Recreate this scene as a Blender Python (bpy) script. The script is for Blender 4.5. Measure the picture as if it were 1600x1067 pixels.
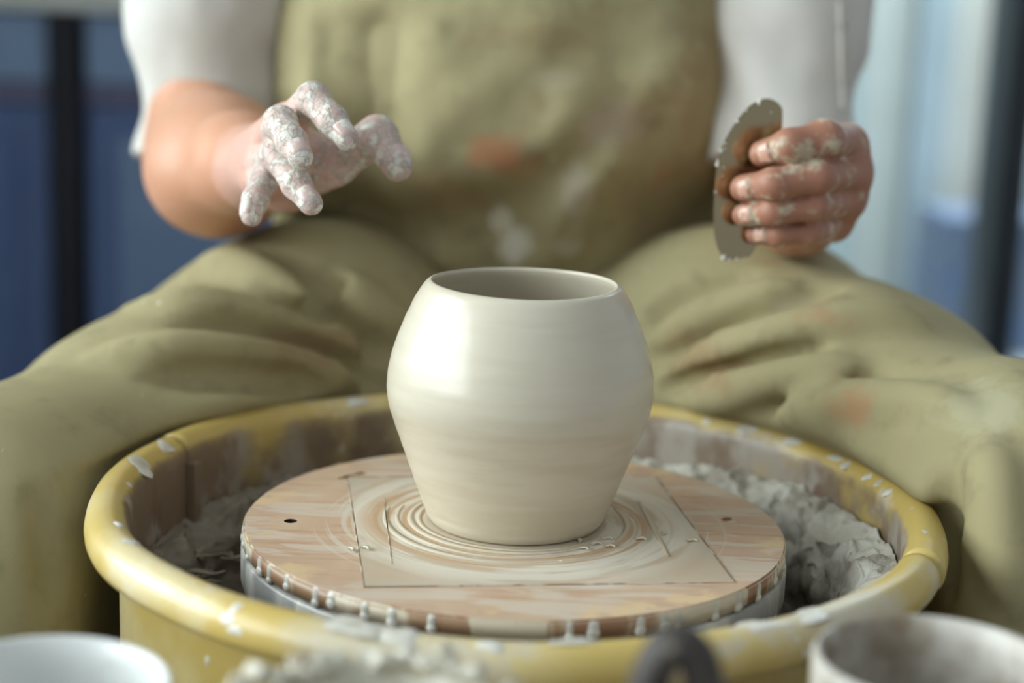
import bpy, bmesh, math, random
import numpy as np
from mathutils import Vector, Matrix
random.seed(4)
for o in list(bpy.data.objects): bpy.data.objects.remove(o)
scene = bpy.context.scene
COL = scene.collection
Z0 = 0.55                       # height of the bat's top above the floor; shapes below are laid out from the bat's centre

# ---------------------------------------------------------------- camera
FPX = 2699.0; PITCH = .2097; ROLL = .0381
CAM = np.array([-.0053, -.9187, .2981])
cF = np.array([0, math.cos(PITCH), -math.sin(PITCH)])
u0 = np.array([0, math.sin(PITCH), math.cos(PITCH)]); r0 = np.array([1., 0, 0])
cR = math.cos(ROLL)*r0 + math.sin(ROLL)*u0
cU = -math.sin(ROLL)*r0 + math.cos(ROLL)*u0
cd = bpy.data.cameras.new('camera'); cam = bpy.data.objects.new('camera', cd); COL.objects.link(cam)
cd.sensor_width = 36; cd.lens = FPX/1600*36; cd.clip_start = .02
m = Matrix.Identity(4)
for i in range(3):
    m[i][0] = cR[i]; m[i][1] = cU[i]; m[i][2] = -cF[i]; m[i][3] = CAM[i] + (Z0 if i == 2 else 0)
cam.matrix_world = m
cd.dof.use_dof = True; cd.dof.focus_distance = .925; cd.dof.aperture_fstop = 3.0
scene.camera = cam

# ---------------------------------------------------------------- world, daylight, exposure
w = bpy.data.worlds.new('overcast_sky'); scene.world = w; w.use_nodes = True
w.node_tree.nodes['Background'].inputs[0].default_value = (.86, .93, 1.0, 1)
w.node_tree.nodes['Background'].inputs[1].default_value = .42
def area(name, loc, rot, sx, sy, power, col):
    l = bpy.data.lights.new(name, 'AREA'); l.shape = 'RECTANGLE'; l.size = sx; l.size_y = sy; l.energy = power; l.color = col
    o = bpy.data.objects.new(name, l); COL.objects.link(o); o.location = loc; o.rotation_euler = rot
    return o
# overcast daylight outside the studio's long left-hand window (faces +x)
area('window_daylight', (-1.75, -1.0, Z0+.95), (0, math.radians(-90), 0), 1.5, 3.6, 142, (.97, .985, 1.0))
# daylight on the yard behind the glass at the back
area('yard_daylight', (1.3, 2.9, 2.6), (math.radians(25), 0, 0), 2.6, .5, 120, (.95, .98, 1.0))
vs = scene.view_settings
vs.view_transform = 'Standard'; vs.look = 'None'; vs.exposure = 0.27; vs.gamma = 1.0; vs.use_curve_mapping = False

# ---------------------------------------------------------------- helpers
def at(x, y, Y):
    d = ((x-800)*cR + (533.5-y)*cU)/FPX + cF
    return CAM + d*((Y-CAM[1])/d[1])
def atz(x, y, z):
    d = ((x-800)*cR + (533.5-y)*cU)/FPX + cF
    return CAM + d*((z-CAM[2])/d[2])
def lin(c):
    return tuple((v/12.92 if v <= .04045 else ((v+.055)/1.055)**2.4) for v in (x/255 for x in c))
def new_obj(name, me, mat, parent=None, smooth=True):
    me.materials.clear() if False else None
    if mat is not None:
        for mm in (mat if isinstance(mat, (list, tuple)) else [mat]): me.materials.append(mm)
    if smooth: me.polygons.foreach_set('use_smooth', [True]*len(me.polygons))
    o = bpy.data.objects.new(name, me); COL.objects.link(o)
    if parent is not None:
        o.parent = parent
        l = parent.location
        if parent.parent is not None: l = Vector((0, 0, 0))
        o.matrix_parent_inverse = Matrix.Translation(-Vector(l))
    return o
def tag(o, label, cat, group=None, kind=None):
    o['label'] = label; o['category'] = cat
    if group: o['group'] = group
    if kind: o['kind'] = kind
    return o
def struct(o): o['kind'] = 'structure'; return o
def empty(name, loc):
    o = bpy.data.objects.new(name, None); COL.objects.link(o); o.location = loc; o.empty_display_size = .05
    return o
def mesh_from(name, V, Fc, dz=True):
    V = np.asarray(V, float).copy()
    if dz: V[:, 2] += Z0
    me = bpy.data.meshes.new(name); me.from_pydata(V.tolist(), [], [list(map(int, f)) for f in Fc]); me.update()
    return me
def quads_mesh(name, V, Q):
    """fast builder for all-quad meshes"""
    V = np.asarray(V, np.float32).copy(); V[:, 2] += Z0; Q = np.asarray(Q, np.int32)
    me = bpy.data.meshes.new(name)
    me.vertices.add(len(V)); me.vertices.foreach_set('co', V.ravel())
    me.loops.add(Q.size); me.loops.foreach_set('vertex_index', Q.ravel())
    me.polygons.add(len(Q)); me.polygons.foreach_set('loop_start', np.arange(0, Q.size, 4, dtype=np.int32))
    me.update(calc_edges=True); me.validate()
    return me
def box(name, lo, hi, mat, parent=None, bevel=.0, rot=0.0):
    bm = bmesh.new(); bmesh.ops.create_cube(bm, size=1)
    c = [(a+b)/2 for a, b in zip(lo, hi)]; s = [b-a for a, b in zip(lo, hi)]
    for v in bm.verts: v.co = Vector((v.co.x*s[0], v.co.y*s[1], v.co.z*s[2]))
    if bevel: bmesh.ops.bevel(bm, geom=bm.edges[:], offset=bevel, segments=2, affect='EDGES', profile=.6)
    bmesh.ops.rotate(bm, verts=bm.verts, matrix=Matrix.Rotation(rot, 3, 'Z'))
    bmesh.ops.translate(bm, verts=bm.verts, vec=Vector(c)+Vector((0, 0, Z0)))
    me = bpy.data.meshes.new(name); bm.to_mesh(me); bm.free()
    return new_obj(name, me, mat, parent, smooth=False)
def lathe(name, prof, mat, parent=None, c=(0, 0, 0), n=128, a0=0., a1=2*math.pi, closed_prof=False, wob=None):
    full = abs(a1-a0-2*math.pi) < 1e-6
    nt = n if full else n+1
    P = np.array(prof, float); k = len(P)
    V = []
    for i in range(nt):
        a = a0+(a1-a0)*i/n
        for j, (r, z) in enumerate(P):
            rr = r; zz = z
            if wob: rr, zz = wob(a, r, z)
            V.append((c[0]+rr*math.cos(a), c[1]+rr*math.sin(a), c[2]+zz))
    Q = []
    for i in range(n if full else n):
        i2 = (i+1) % nt
        for j in range(k if closed_prof else k-1):
            j2 = (j+1) % k
            Q.append((i*k+j, i2*k+j, i2*k+j2, i*k+j2))
    me = mesh_from(name, V, Q)
    if closed_prof and not full:
        bm = bmesh.new(); bm.from_mesh(me); bmesh.ops.holes_fill(bm, edges=bm.edges[:], sides=0); bm.to_mesh(me); bm.free()
    bm = bmesh.new(); bm.from_mesh(me); bmesh.ops.remove_doubles(bm, verts=bm.verts, dist=1e-6); bmesh.ops.recalc_face_normals(bm, faces=bm.faces); bm.to_mesh(me); bm.free()
    return new_obj(name, me, mat, parent)
# value noise
_rng = np.random.RandomState(7); _T = _rng.rand(64, 64, 64)
def vnoise(P):
    P = np.asarray(P, float); i = np.floor(P).astype(int); f = P-i; f = f*f*(3-2*f); i &= 63; j = (i+1) & 63
    x0, y0, z0 = i[..., 0], i[..., 1], i[..., 2]; x1, y1, z1 = j[..., 0], j[..., 1], j[..., 2]
    fx, fy, fz = f[..., 0], f[..., 1], f[..., 2]
    a = _T[x0, y0, z0]*(1-fx)+_T[x1, y0, z0]*fx; b = _T[x0, y1, z0]*(1-fx)+_T[x1, y1, z0]*fx
    c = _T[x0, y0, z1]*(1-fx)+_T[x1, y0, z1]*fx; d = _T[x0, y1, z1]*(1-fx)+_T[x1, y1, z1]*fx
    return ((a*(1-fy)+b*fy)*(1-fz)+(c*(1-fy)+d*fy)*fz)*2-1
def fbm(P, oct=4):
    P = np.asarray(P, float); s = 0; a = 1.
    for k in range(oct): s = s+a*vnoise(P*(2**k)+17.3*k); a *= .5
    return s
# signed distance pieces
def cap(P, a, b, ra, rb):
    a = np.asarray(a, float); ab = np.asarray(b, float)-a
    t = np.clip(((P-a)@ab)/max(ab@ab, 1e-12), 0, 1)
    return np.linalg.norm(P-a-t[:, None]*ab, axis=1)-(ra+(rb-ra)*t)
def chain(P, pts, rad, k=.004):
    d = None
    for i in range(len(pts)-1):
        e = cap(P, pts[i], pts[i+1], rad[i], rad[i+1]); d = e if d is None else smin(d, e, k)
    return d
def ell(P, c, r):
    r = np.asarray(r, float); q = (P-np.asarray(c))/r
    k0 = np.linalg.norm(q, axis=1); k1 = np.linalg.norm(q/r, axis=1)+1e-9
    return k0*(k0-1)/k1
def smin(a, b, k):
    h = np.clip(.5+.5*(b-a)/k, 0, 1); return b*(1-h)+a*h-k*h*(1-h)
def smax(a, b, k): return -smin(-a, -b, k)
def surface_nets(sdf, lo, hi, h, cf=6, margin=1.4):
    lo = np.asarray(lo, float); n = np.ceil((np.asarray(hi)-lo)/(h*cf)).astype(int)
    g = [lo[i]+(np.arange(n[i])+.5)*h*cf for i in range(3)]
    G = np.stack(np.meshgrid(*g, indexing='ij'), -1).reshape(-1, 3)
    dc = sdf(G).reshape(n)
    fine = np.repeat(np.repeat(np.repeat(dc, cf, 0), cf, 1), cf, 2)
    mask = np.abs(fine) < h*cf*margin
    idx = np.argwhere(mask); fine[mask] = sdf(lo+(idx+.5)*h)
    V = fine; S = V < 0
    N = np.array(V.shape)-1
    def corner(A, d): return A[d[0]:d[0]+N[0], d[1]:d[1]+N[1], d[2]:d[2]+N[2]]
    cs = [(i, j, k) for i in (0, 1) for j in (0, 1) for k in (0, 1)]
    cnt = sum(corner(S, c).astype(np.int8) for c in cs)
    act = (cnt > 0) & (cnt < 8)
    ci = np.argwhere(act); nv = len(ci)
    vid = -np.ones(tuple(N), np.int64); vid[act] = np.arange(nv)
    pos = np.zeros((nv, 3)); num = np.zeros(nv)
    val = {c: V[ci[:, 0]+c[0], ci[:, 1]+c[1], ci[:, 2]+c[2]] for c in cs}
    for c in cs:
        for ax in range(3):
            if c[ax]: continue
            d = list(c); d[ax] = 1; d = tuple(d)
            a, b = val[c], val[d]; mk = (a < 0) != (b < 0)
            t = np.where(mk, a/np.where(mk, a-b, 1), 0)
            p = np.tile(np.array(c, float), (nv, 1)); p[:, ax] = t
            pos += p*mk[:, None]; num += mk
    P = lo+(ci+pos/num[:, None]+.5)*h
    Q = []
    for ax in range(3):
        b, c = (ax+1) % 3, (ax+2) % 3
        sl0 = [slice(None)]*3; sl1 = [slice(None)]*3; sl0[ax] = slice(0, -1); sl1[ax] = slice(1, None)
        A, B = S[tuple(sl0)], S[tuple(sl1)]
        e = np.argwhere(A != B)
        ok = (e[:, b] > 0) & (e[:, c] > 0) & (e[:, b] < N[b]) & (e[:, c] < N[c]); e = e[ok]
        def q(db, dc_):
            f = e.copy(); f[:, b] += db; f[:, c] += dc_; return vid[f[:, 0], f[:, 1], f[:, 2]]
        quad = np.stack([q(-1, -1), q(0, -1), q(0, 0), q(-1, 0)], 1)
        fl = ~S[e[:, 0], e[:, 1], e[:, 2]]
        quad[fl] = quad[fl][:, ::-1]
        Q.append(quad)
    Q = np.concatenate(Q); Q = Q[(Q >= 0).all(1)]
    return P, Q
def trace(sdf, px, py, t0=.6, steps=60):
    d = ((px-800)*cR+(533.5-py)*cU)/FPX+cF; d = d/np.linalg.norm(d); t = t0
    for _ in range(steps):
        v = sdf((CAM+d*t)[None])[0]; t += v*.8
        if abs(v) < 2e-4: break
    return CAM+d*t if abs(v) < 4e-3 and t < 2.2 else None

# ---------------------------------------------------------------- materials
def mat(name, base, rough=.6, layers=(), bumps=(), spec=.5, metal=0., coat=0., sub=0., trans=0., rough_layers=(), sheen=0.):
    """layers: dicts k=noise|spot|attr|ring|wave , col, and mask settings, laid over the base colour in turn"""
    m = bpy.data.materials.new(name); m.use_nodes = True; nt = m.node_tree; N = nt.nodes; L = nt.links
    b = N['Principled BSDF']; tc = N.new('ShaderNodeTexCoord')
    b.inputs['Roughness'].default_value = rough; b.inputs['Metallic'].default_value = metal
    b.inputs['Specular IOR Level'].default_value = spec; b.inputs['Coat Weight'].default_value = coat
    b.inputs['Coat Roughness'].default_value = .16
    b.inputs['Sheen Weight'].default_value = sheen
    if sub: b.inputs['Subsurface Weight'].default_value = sub; b.inputs['Subsurface Radius'].default_value = (.012, .005, .003); b.inputs['Subsurface Scale'].default_value = .5
    if trans: b.inputs['Transmission Weight'].default_value = trans
    def mapped(sc, off=(0, 0, 0), rz=0):
        mp = N.new('ShaderNodeMapping'); mp.inputs['Scale'].default_value = sc; mp.inputs['Location'].default_value = off; mp.inputs['Rotation'].default_value = (0, 0, rz)
        L.new(tc.outputs['Object'], mp.inputs[0]); return mp.outputs[0]
    def rng(s, lo, hi, inv=False):
        r = N.new('ShaderNodeMapRange'); r.interpolation_type = 'SMOOTHSTEP'; r.clamp = True
        r.inputs[1].default_value = lo; r.inputs[2].default_value = hi
        r.inputs[3].default_value = 1. if inv else 0.; r.inputs[4].default_value = 0. if inv else 1.
        L.new(s, r.inputs[0]); return r.outputs[0]
    def noise(d):
        n = N.new('ShaderNodeTexNoise'); n.inputs['Scale'].default_value = d.get('scale', 20); n.inputs['Detail'].default_value = d.get('detail', 4)
        n.inputs['Roughness'].default_value = d.get('nr', .55); n.inputs['Distortion'].default_value = d.get('dist', 0)
        L.new(mapped(d.get('sc', (1, 1, 1)), d.get('off', (0, 0, 0)), d.get('rz', 0)), n.inputs['Vector']); return n.outputs['Fac']
    def math_(op, a, bb):
        q = N.new('ShaderNodeMath'); q.operation = op
        for i, v in enumerate((a, bb)):
            if isinstance(v, (int, float)): q.inputs[i].default_value = v
            else: L.new(v, q.inputs[i])
        return q.outputs[0]
    def mask(d):
        k = d['k']
        if k == 'noise': o = rng(noise(d), d.get('lo', .5), d.get('hi', .6))
        elif k == 'vor':
            v = N.new('ShaderNodeTexVoronoi'); v.feature = d.get('feat', 'F1'); v.inputs['Scale'].default_value = d['scale']
            L.new(mapped(d.get('sc', (1, 1, 1))), v.inputs['Vector']); o = rng(v.outputs['Distance'], d['lo'], d['hi'], d.get('inv', False))
        elif k == 'spot':       # a stain or painted light and shade with its own place, size and ragged edge
            mp = N.new('ShaderNodeVectorMath'); mp.operation = 'SUBTRACT'; mp.inputs[1].default_value = (d['c'][0], d['c'][1], d['c'][2]+Z0); L.new(tc.outputs['Object'], mp.inputs[0])
            dv = N.new('ShaderNodeVectorMath'); dv.operation = 'DIVIDE'; dv.inputs[1].default_value = d['r']; L.new(mp.outputs[0], dv.inputs[0])
            ln = N.new('ShaderNodeVectorMath'); ln.operation = 'LENGTH'; L.new(dv.outputs[0], ln.inputs[0])
            nn = noise(dict(scale=d.get('scale', 60), detail=3)); s = math_('ADD', ln.outputs['Value'], math_('MULTIPLY', math_('SUBTRACT', nn, .5), d.get('rag', 1.6)))
            o = rng(s, d.get('lo', .35), d.get('hi', 1.15), True)
        elif k == 'attr':       # coverage stored on the mesh, broken up by noise
            a = N.new('ShaderNodeAttribute'); a.attribute_name = d['name']
            s = math_('ADD', math_('MULTIPLY', noise(d), d.get('amp', 1.)), math_('MULTIPLY', a.outputs['Fac'], d.get('gain', 1.)))
            o = rng(s, d.get('lo', .9), d.get('hi', 1.))
        elif k == 'ring':       # rings round the z axis
            sx = N.new('ShaderNodeSeparateXYZ'); L.new(tc.outputs['Object'], sx.inputs[0])
            r = math_('SQRT', math_('ADD', math_('POWER', sx.outputs[0], 2), math_('POWER', sx.outputs[1], 2)), 0)
            cb = N.new('ShaderNodeCombineXYZ'); L.new(math_('MULTIPLY', r, d.get('freq', 100)), cb.inputs[0])
            at2 = math_('ARCTAN2', sx.outputs[1], sx.outputs[0]); L.new(math_('MULTIPLY', math_('COSINE', at2, 0), d.get('ang', .4)), cb.inputs[1]); L.new(math_('MULTIPLY', math_('SINE', at2, 0), d.get('ang', .4)), cb.inputs[2])
            n = N.new('ShaderNodeTexNoise'); n.inputs['Scale'].default_value = 1; n.inputs['Detail'].default_value = d.get('detail', 3); L.new(cb.outputs[0], n.inputs['Vector'])
            o = rng(n.outputs['Fac'], d['lo'], d['hi'])
            if 'rin' in d: o = math_('MULTIPLY', o, math_('MULTIPLY', rng(r, d['rin'][0], d['rin'][1]), rng(r, d['rout'][0], d['rout'][1], True)))
        elif k == 'radius':
            sx = N.new('ShaderNodeSeparateXYZ'); L.new(tc.outputs['Object'], sx.inputs[0])
            r = math_('SQRT', math_('ADD', math_('POWER', sx.outputs[0], 2), math_('POWER', sx.outputs[1], 2)), 0)
            r = math_('ADD', r, math_('MULTIPLY', math_('SUBTRACT', noise(d), .5), d.get('rag', .05)))
            o = rng(r, d['lo'], d['hi'], d.get('inv', False))
        elif k == 'height':
            sx = N.new('ShaderNodeSeparateXYZ'); L.new(tc.outputs['Object'], sx.inputs[0])
            r = math_('ADD', sx.outputs[2], math_('MULTIPLY', math_('SUBTRACT', noise(d), .5), d.get('rag', .05)))
            o = rng(r, d['lo']+Z0, d['hi']+Z0, d.get('inv', False))
        if 'gate' in d: o = math_('MULTIPLY', o, mask(d['gate']))
        if 'amt' in d: o = math_('MULTIPLY', o, d['amt'])
        return o
    masks = []
    base_sock = None
    rr = None
    for d in layers:
        o = mask(d); masks.append(o)
        mx = N.new('ShaderNodeMix'); mx.data_type = 'RGBA'
        L.new(o, mx.inputs['Factor'])
        if base_sock is None: mx.inputs['A'].default_value = (*lin(base), 1)
        else: L.new(base_sock, mx.inputs['A'])
        mx.inputs['B'].default_value = (*lin(d['col']), 1); base_sock = mx.outputs['Result']
        if 'rough' in d:
            mf = N.new('ShaderNodeMix'); mf.data_type = 'FLOAT'; L.new(o, mf.inputs['Factor'])
            if rr is None: mf.inputs['A'].default_value = rough
            else: L.new(rr, mf.inputs['A'])
            mf.inputs['B'].default_value = d['rough']; rr = mf.outputs['Result']
    if rr is not None: L.new(rr, b.inputs['Roughness'])
    if base_sock is None: b.inputs['Base Color'].default_value = (*lin(base), 1)
    else: L.new(base_sock, b.inputs['Base Color'])
    nsock = None
    for d in bumps:
        src = masks[d['layer']] if 'layer' in d else (mask(d) if d.get('k') in ('ring', 'vor') else noise(d))
        bp = N.new('ShaderNodeBump'); bp.inputs['Strength'].default_value = d.get('s', .4); bp.inputs['Distance'].default_value = d.get('d', .001); L.new(src, bp.inputs['Height'])
        if nsock is not None: L.new(nsock, bp.inputs['Normal'])
        nsock = bp.outputs[0]
    if nsock is not None: L.new(nsock, b.inputs['Normal'])
    return m

CLAY = (214, 208, 192)
m_pot = mat('wet_porcelain_clay', (207, 197, 176), .31, [dict(k='noise', scale=14, sc=(1, 1, 9), lo=.42, hi=.62, col=(198, 187, 163), amt=.7), dict(k='height', lo=.06, hi=.075, rag=.01, scale=30, col=(208, 201, 184), amt=.5)],
            [dict(k='noise', scale=60, sc=(.12, .12, 9), detail=3, s=.1, d=.0004), dict(scale=300, s=.04, d=.0002)], spec=.5, coat=.24)
m_wood = mat('bat_wood', (200, 169, 143), .5, [dict(k='noise', scale=9, sc=(3, 1, 1), lo=.4, hi=.65, col=(206, 178, 150)), dict(k='noise', scale=45, sc=(.5, 5, 1), lo=.52, hi=.68, col=(184, 146, 116), amt=.7),
            dict(k='noise', scale=16, sc=(1, 4, 1), off=(4, 2, 1), lo=.5, hi=.6, col=(212, 200, 184), amt=.65, dist=1.), dict(k='noise', scale=30, lo=.53, hi=.63, col=(219, 190, 150), gate=dict(k='radius', scale=60, lo=.125, hi=.145, rag=.02)),
            dict(k='ring', freq=230, ang=.8, lo=.54, hi=.62, col=(216, 210, 196), amt=.6, rin=(.05, .06), rout=(.1, .13))],
            [dict(scale=120, s=.12, d=.0005)])
m_inlay = mat('bat_inlay_with_clay_film', (196, 182, 161), .48, [dict(k='noise', scale=18, lo=.45, hi=.65, col=(200, 176, 150), amt=.7), dict(k='ring', freq=100, ang=1.3, lo=.4, hi=.55, col=(221, 213, 197), rin=(.048, .052), rout=(.085, .115)),
            dict(k='ring', freq=260, ang=.5, lo=.5, hi=.58, col=(194, 158, 122), rin=(.05, .052), rout=(.075, .095), amt=.85)],
            [dict(k='ring', freq=100, ang=1.3, lo=.4, hi=.6, s=.18, d=.0005, detail=2), dict(scale=200, s=.15, d=.0004)])
m_batedge = mat('bat_edge', (164, 130, 98), .45, [dict(k='noise', scale=34, sc=(1, 1, .25), lo=.44, hi=.5, col=(212, 198, 172)), dict(k='noise', scale=40, sc=(1, 1, .2), off=(3, 1, 0), lo=.52, hi=.57, col=(146, 104, 74), amt=.9)], [dict(scale=90, sc=(1, 1, .3), s=.3, d=.001)], spec=.5, coat=.2)
m_slip = mat('liquid_slip', (218, 215, 205), .3, [dict(k='noise', scale=70, lo=.4, hi=.7, col=(196, 190, 176))], [dict(scale=150, s=.2, d=.0005)], coat=.25)
m_dark = mat('dark_hole', (40, 32, 26), .8)
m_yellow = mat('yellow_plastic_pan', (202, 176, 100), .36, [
            dict(k='noise', scale=8, lo=.45, hi=.7, col=(222, 206, 158), amt=.9),
            dict(k='noise', scale=16, nr=.6, lo=.55, hi=.6, col=(204, 192, 168), amt=.75, gate=dict(k='height', scale=40, rag=.02, lo=-.005, hi=.006), rough=.45),
            dict(k='noise', scale=60, lo=.675, hi=.70, col=(224, 219, 205), rough=.35),
            dict(k='spot', c=atz(560, 1005, .018), r=(.055, .03, .03), scale=40, col=(208, 200, 180), amt=.8), dict(k='spot', c=atz(1290, 940, .018), r=(.06, .045, .03), scale=40, col=(206, 198, 182), amt=.8), dict(k='spot', c=atz(240, 880, .018), r=(.05, .08, .03), scale=30, col=(226, 212, 172), amt=.75),  # last spot: paler left lip, clay film with the highlight painted in
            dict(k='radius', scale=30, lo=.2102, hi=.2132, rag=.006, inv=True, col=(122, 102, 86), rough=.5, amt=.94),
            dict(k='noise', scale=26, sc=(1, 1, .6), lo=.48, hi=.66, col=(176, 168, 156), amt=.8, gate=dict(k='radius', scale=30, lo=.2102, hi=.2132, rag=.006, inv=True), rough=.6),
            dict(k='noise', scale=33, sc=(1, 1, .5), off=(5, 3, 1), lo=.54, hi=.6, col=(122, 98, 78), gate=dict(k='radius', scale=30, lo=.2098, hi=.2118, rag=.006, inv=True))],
            [dict(layer=2, s=.5, d=.001), dict(layer=7, s=.4, d=.0015)], coat=.15)
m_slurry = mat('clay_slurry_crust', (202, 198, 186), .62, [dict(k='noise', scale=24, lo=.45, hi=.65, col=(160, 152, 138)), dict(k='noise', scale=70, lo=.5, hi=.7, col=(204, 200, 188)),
            dict(k='height', scale=60, rag=.02, lo=-.05, hi=-.036, inv=True, col=(104, 94, 80), rough=.35), dict(k='spot', c=(-.2, .02, -.03), r=(.2, .3, .1), col=(122, 110, 94), amt=.8, rough=.4)], [dict(scale=110, s=.7, d=.003, detail=6), dict(scale=420, s=.4, d=.001)])  # last spot darkens the left clay: shade painted in, with a wetter gloss
m_steel = mat('wheel_head_metal', (150, 150, 148), .35, [dict(k='noise', scale=30, sc=(1, 1, .25), lo=.4, hi=.6, col=(196, 194, 186), rough=.5), dict(k='noise', scale=60, sc=(1, 1, .2), off=(2, 0, 0), lo=.55, hi=.62, col=(214, 212, 204), rough=.4)], [dict(scale=60, sc=(1, 1, .2), s=.35, d=.001)], metal=.15)
m_rib = mat('brushed_steel_rib', (160, 147, 116), .15, [dict(k='noise', scale=34, lo=.6, hi=.64, col=(150, 128, 92), rough=.5), dict(k='noise', scale=160, lo=.7, hi=.73, col=(222, 216, 200), rough=.6)], [dict(scale=300, sc=(1, 1, .2), s=.04, d=.0003)], metal=1.)
OL = (160, 151, 115)
def fabric(name, base, extra=()):
    return mat(name, base, .85, [dict(k='noise', scale=5, lo=.35, hi=.7, col=tuple(int(c*1.07) for c in base)), dict(k='noise', scale=38, lo=.5, hi=.8, col=tuple(int(c*.86) for c in base), amt=.8),
                dict(k='noise', scale=90, lo=.71, hi=.74, col=(206, 200, 176), amt=.8), dict(k='noise', scale=13, off=(3, 1, 2), lo=.62, hi=.76, col=(166, 128, 94), amt=.55)]+list(extra),
               [dict(scale=26, s=.25, d=.003, detail=3), dict(scale=900, s=.15, d=.0004, detail=2)], spec=.2)
m_shirt = mat('white_cotton', (214, 211, 205), .85, [dict(k='noise', scale=12, lo=.4, hi=.7, col=(204, 199, 190))], [dict(scale=22, s=.3, d=.004, detail=3), dict(scale=1100, s=.1, d=.0003)], spec=.2)
m_skin = mat('skin_with_drying_clay', (204, 150, 120), .48, [
            dict(k='noise', scale=22, lo=.4, hi=.7, col=(212, 160, 132), amt=.7),
            dict(k='attr', name='tan', scale=25, amp=.4, gain=1., lo=.45, hi=.95, col=(166, 116, 94)),  # browner skin on the rib hand: its shade put into the colour
            dict(k='attr', name='pink', scale=30, amp=.5, gain=1., lo=.5, hi=1.1, col=(208, 164, 148)),
            dict(k='attr', name='coat', scale=110, amp=1., gain=.62, lo=.74, hi=1.12, detail=6, nr=.65, col=(214, 196, 188), amt=.75, rough=.5),
            dict(k='attr', name='coat', scale=140, amp=1., gain=.5, lo=.92, hi=1.06, detail=6, nr=.65, off=(2, 5, 1), col=(226, 222, 211), rough=.45),
            dict(k='vor', feat='DISTANCE_TO_EDGE', scale=150, lo=.0, hi=.07, inv=True, col=(168, 146, 136), amt=.55, gate=dict(k='attr', name='coat', scale=60, amp=.8, gain=.8, lo=.85, hi=1.1)),
            dict(k='attr', name='smear', scale=62, amp=1., gain=.3, lo=.82, hi=.97, detail=5, off=(7, 1, 3), col=(200, 190, 166), amt=.9, rough=.5)],
            [dict(scale=420, s=.25, d=.0006, detail=4), dict(layer=3, s=.4, d=.0007), dict(layer=4, s=.8, d=.001), dict(layer=6, s=.6, d=.001)], sub=.12, spec=.45)
m_nail = mat('fingernail', (204, 158, 138), .26, [dict(k='noise', scale=260, lo=.58, hi=.68, col=(216, 200, 180), rough=.6)], spec=.5, coat=.3)
m_nail_clay = mat('clay_dusted_fingernail', (212, 186, 178), .3, [dict(k='noise', scale=200, lo=.5, hi=.6, col=(224, 218, 208), rough=.6)], spec=.5, coat=.3)
m_hair = mat('dark_hair', (46, 34, 28), .5, [], [dict(scale=300, sc=(1, 1, .1), s=.5, d=.002)])
m_lip = mat('lip_and_brow', (150, 84, 74), .5)

# ================================================================ the room
m_floor = mat('floor_concrete', (132, 128, 122), .55, [dict(k='noise', scale=3, lo=.4, hi=.7, col=(146, 142, 134)), dict(k='noise', scale=30, lo=.6, hi=.7, col=(170, 166, 156))], [dict(scale=60, s=.2, d=.002)])
m_wall = mat('wall_paint', (214, 216, 214), .8, [dict(k='noise', scale=2, lo=.4, hi=.7, col=(208, 210, 210))], [dict(scale=90, s=.1, d=.001)])
m_bluegrey = mat('blue_grey_wall_paint', (176, 190, 198), .6, [dict(k='noise', scale=2, lo=.4, hi=.7, col=(168, 184, 194))], [dict(scale=90, s=.1, d=.001)])
m_frame = mat('black_window_frame', (24, 34, 42), .4, [dict(k='noise', scale=20, lo=.4, hi=.7, col=(32, 42, 50))])
m_white = mat('white_window_frame', (226, 226, 222), .5, [dict(k='noise', scale=20, lo=.4, hi=.7, col=(218, 218, 214))])
m_glass = bpy.data.materials.new('window_glass'); m_glass.use_nodes = True
nt = m_glass.node_tree; nt.nodes.clear()
go = nt.nodes.new('ShaderNodeOutputMaterial'); gm = nt.nodes.new('ShaderNodeMixShader'); gt = nt.nodes.new('ShaderNodeBsdfTransparent'); gg = nt.nodes.new('ShaderNodeBsdfGlossy'); gf = nt.nodes.new('ShaderNodeFresnel')
gt.inputs[0].default_value = (.93, .97, .97, 1); gg.inputs['Roughness'].default_value = .03; gf.inputs[0].default_value = 1.45
nt.links.new(gf.outputs[0], gm.inputs[0]); nt.links.new(gt.outputs[0], gm.inputs[1]); nt.links.new(gg.outputs[0], gm.inputs[2]); nt.links.new(gm.outputs[0], go.inputs[0])
FL = -Z0
struct(box('floor', (-1.75, -3.2, FL-.05), (2.6, 2.3, FL), m_floor))
struct(box('ceiling', (-1.75, -3.2, 1.95), (2.6, 2.3, 2.05), m_wall))
# left wall: sill, lintel, end piers; the long window between
WY0, WY1, WZ0, WZ1 = -2.75, .9, .08, 1.75
wl = struct(box('wall_left', (-1.7, -3.2, FL), (-1.6, 2.3, WZ0), m_wall))
struct(box('wall_left', (-1.7, -3.2, WZ1), (-1.6, 2.3, 1.95), m_wall)); struct(box('wall_left', (-1.7, WY1, WZ0), (-1.6, 2.3, WZ1), m_wall)); struct(box('wall_left', (-1.7, -3.2, WZ0), (-1.6, WY0, WZ1), m_wall))
win2 = struct(empty('window_2', (-1.65, (WY0+WY1)/2, Z0+WZ0)))
for y in (WY0, -1.86, -.42, WY1-.06): box('mullion', (-1.68, y, WZ0), (-1.62, y+.06, WZ1), m_white, win2, .004)
for z in (WZ0, WZ1-.05): box('frame_rail', (-1.68, WY0, z), (-1.62, WY1, z+.05), m_white, win2, .004)
for a, b in ((WY0+.06, -1.86), (-1.8, -.42), (-.36, WY1-.06)): box('pane', (-1.653, a, WZ0+.05), (-1.647, b, WZ1-.05), m_glass, win2)
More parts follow.
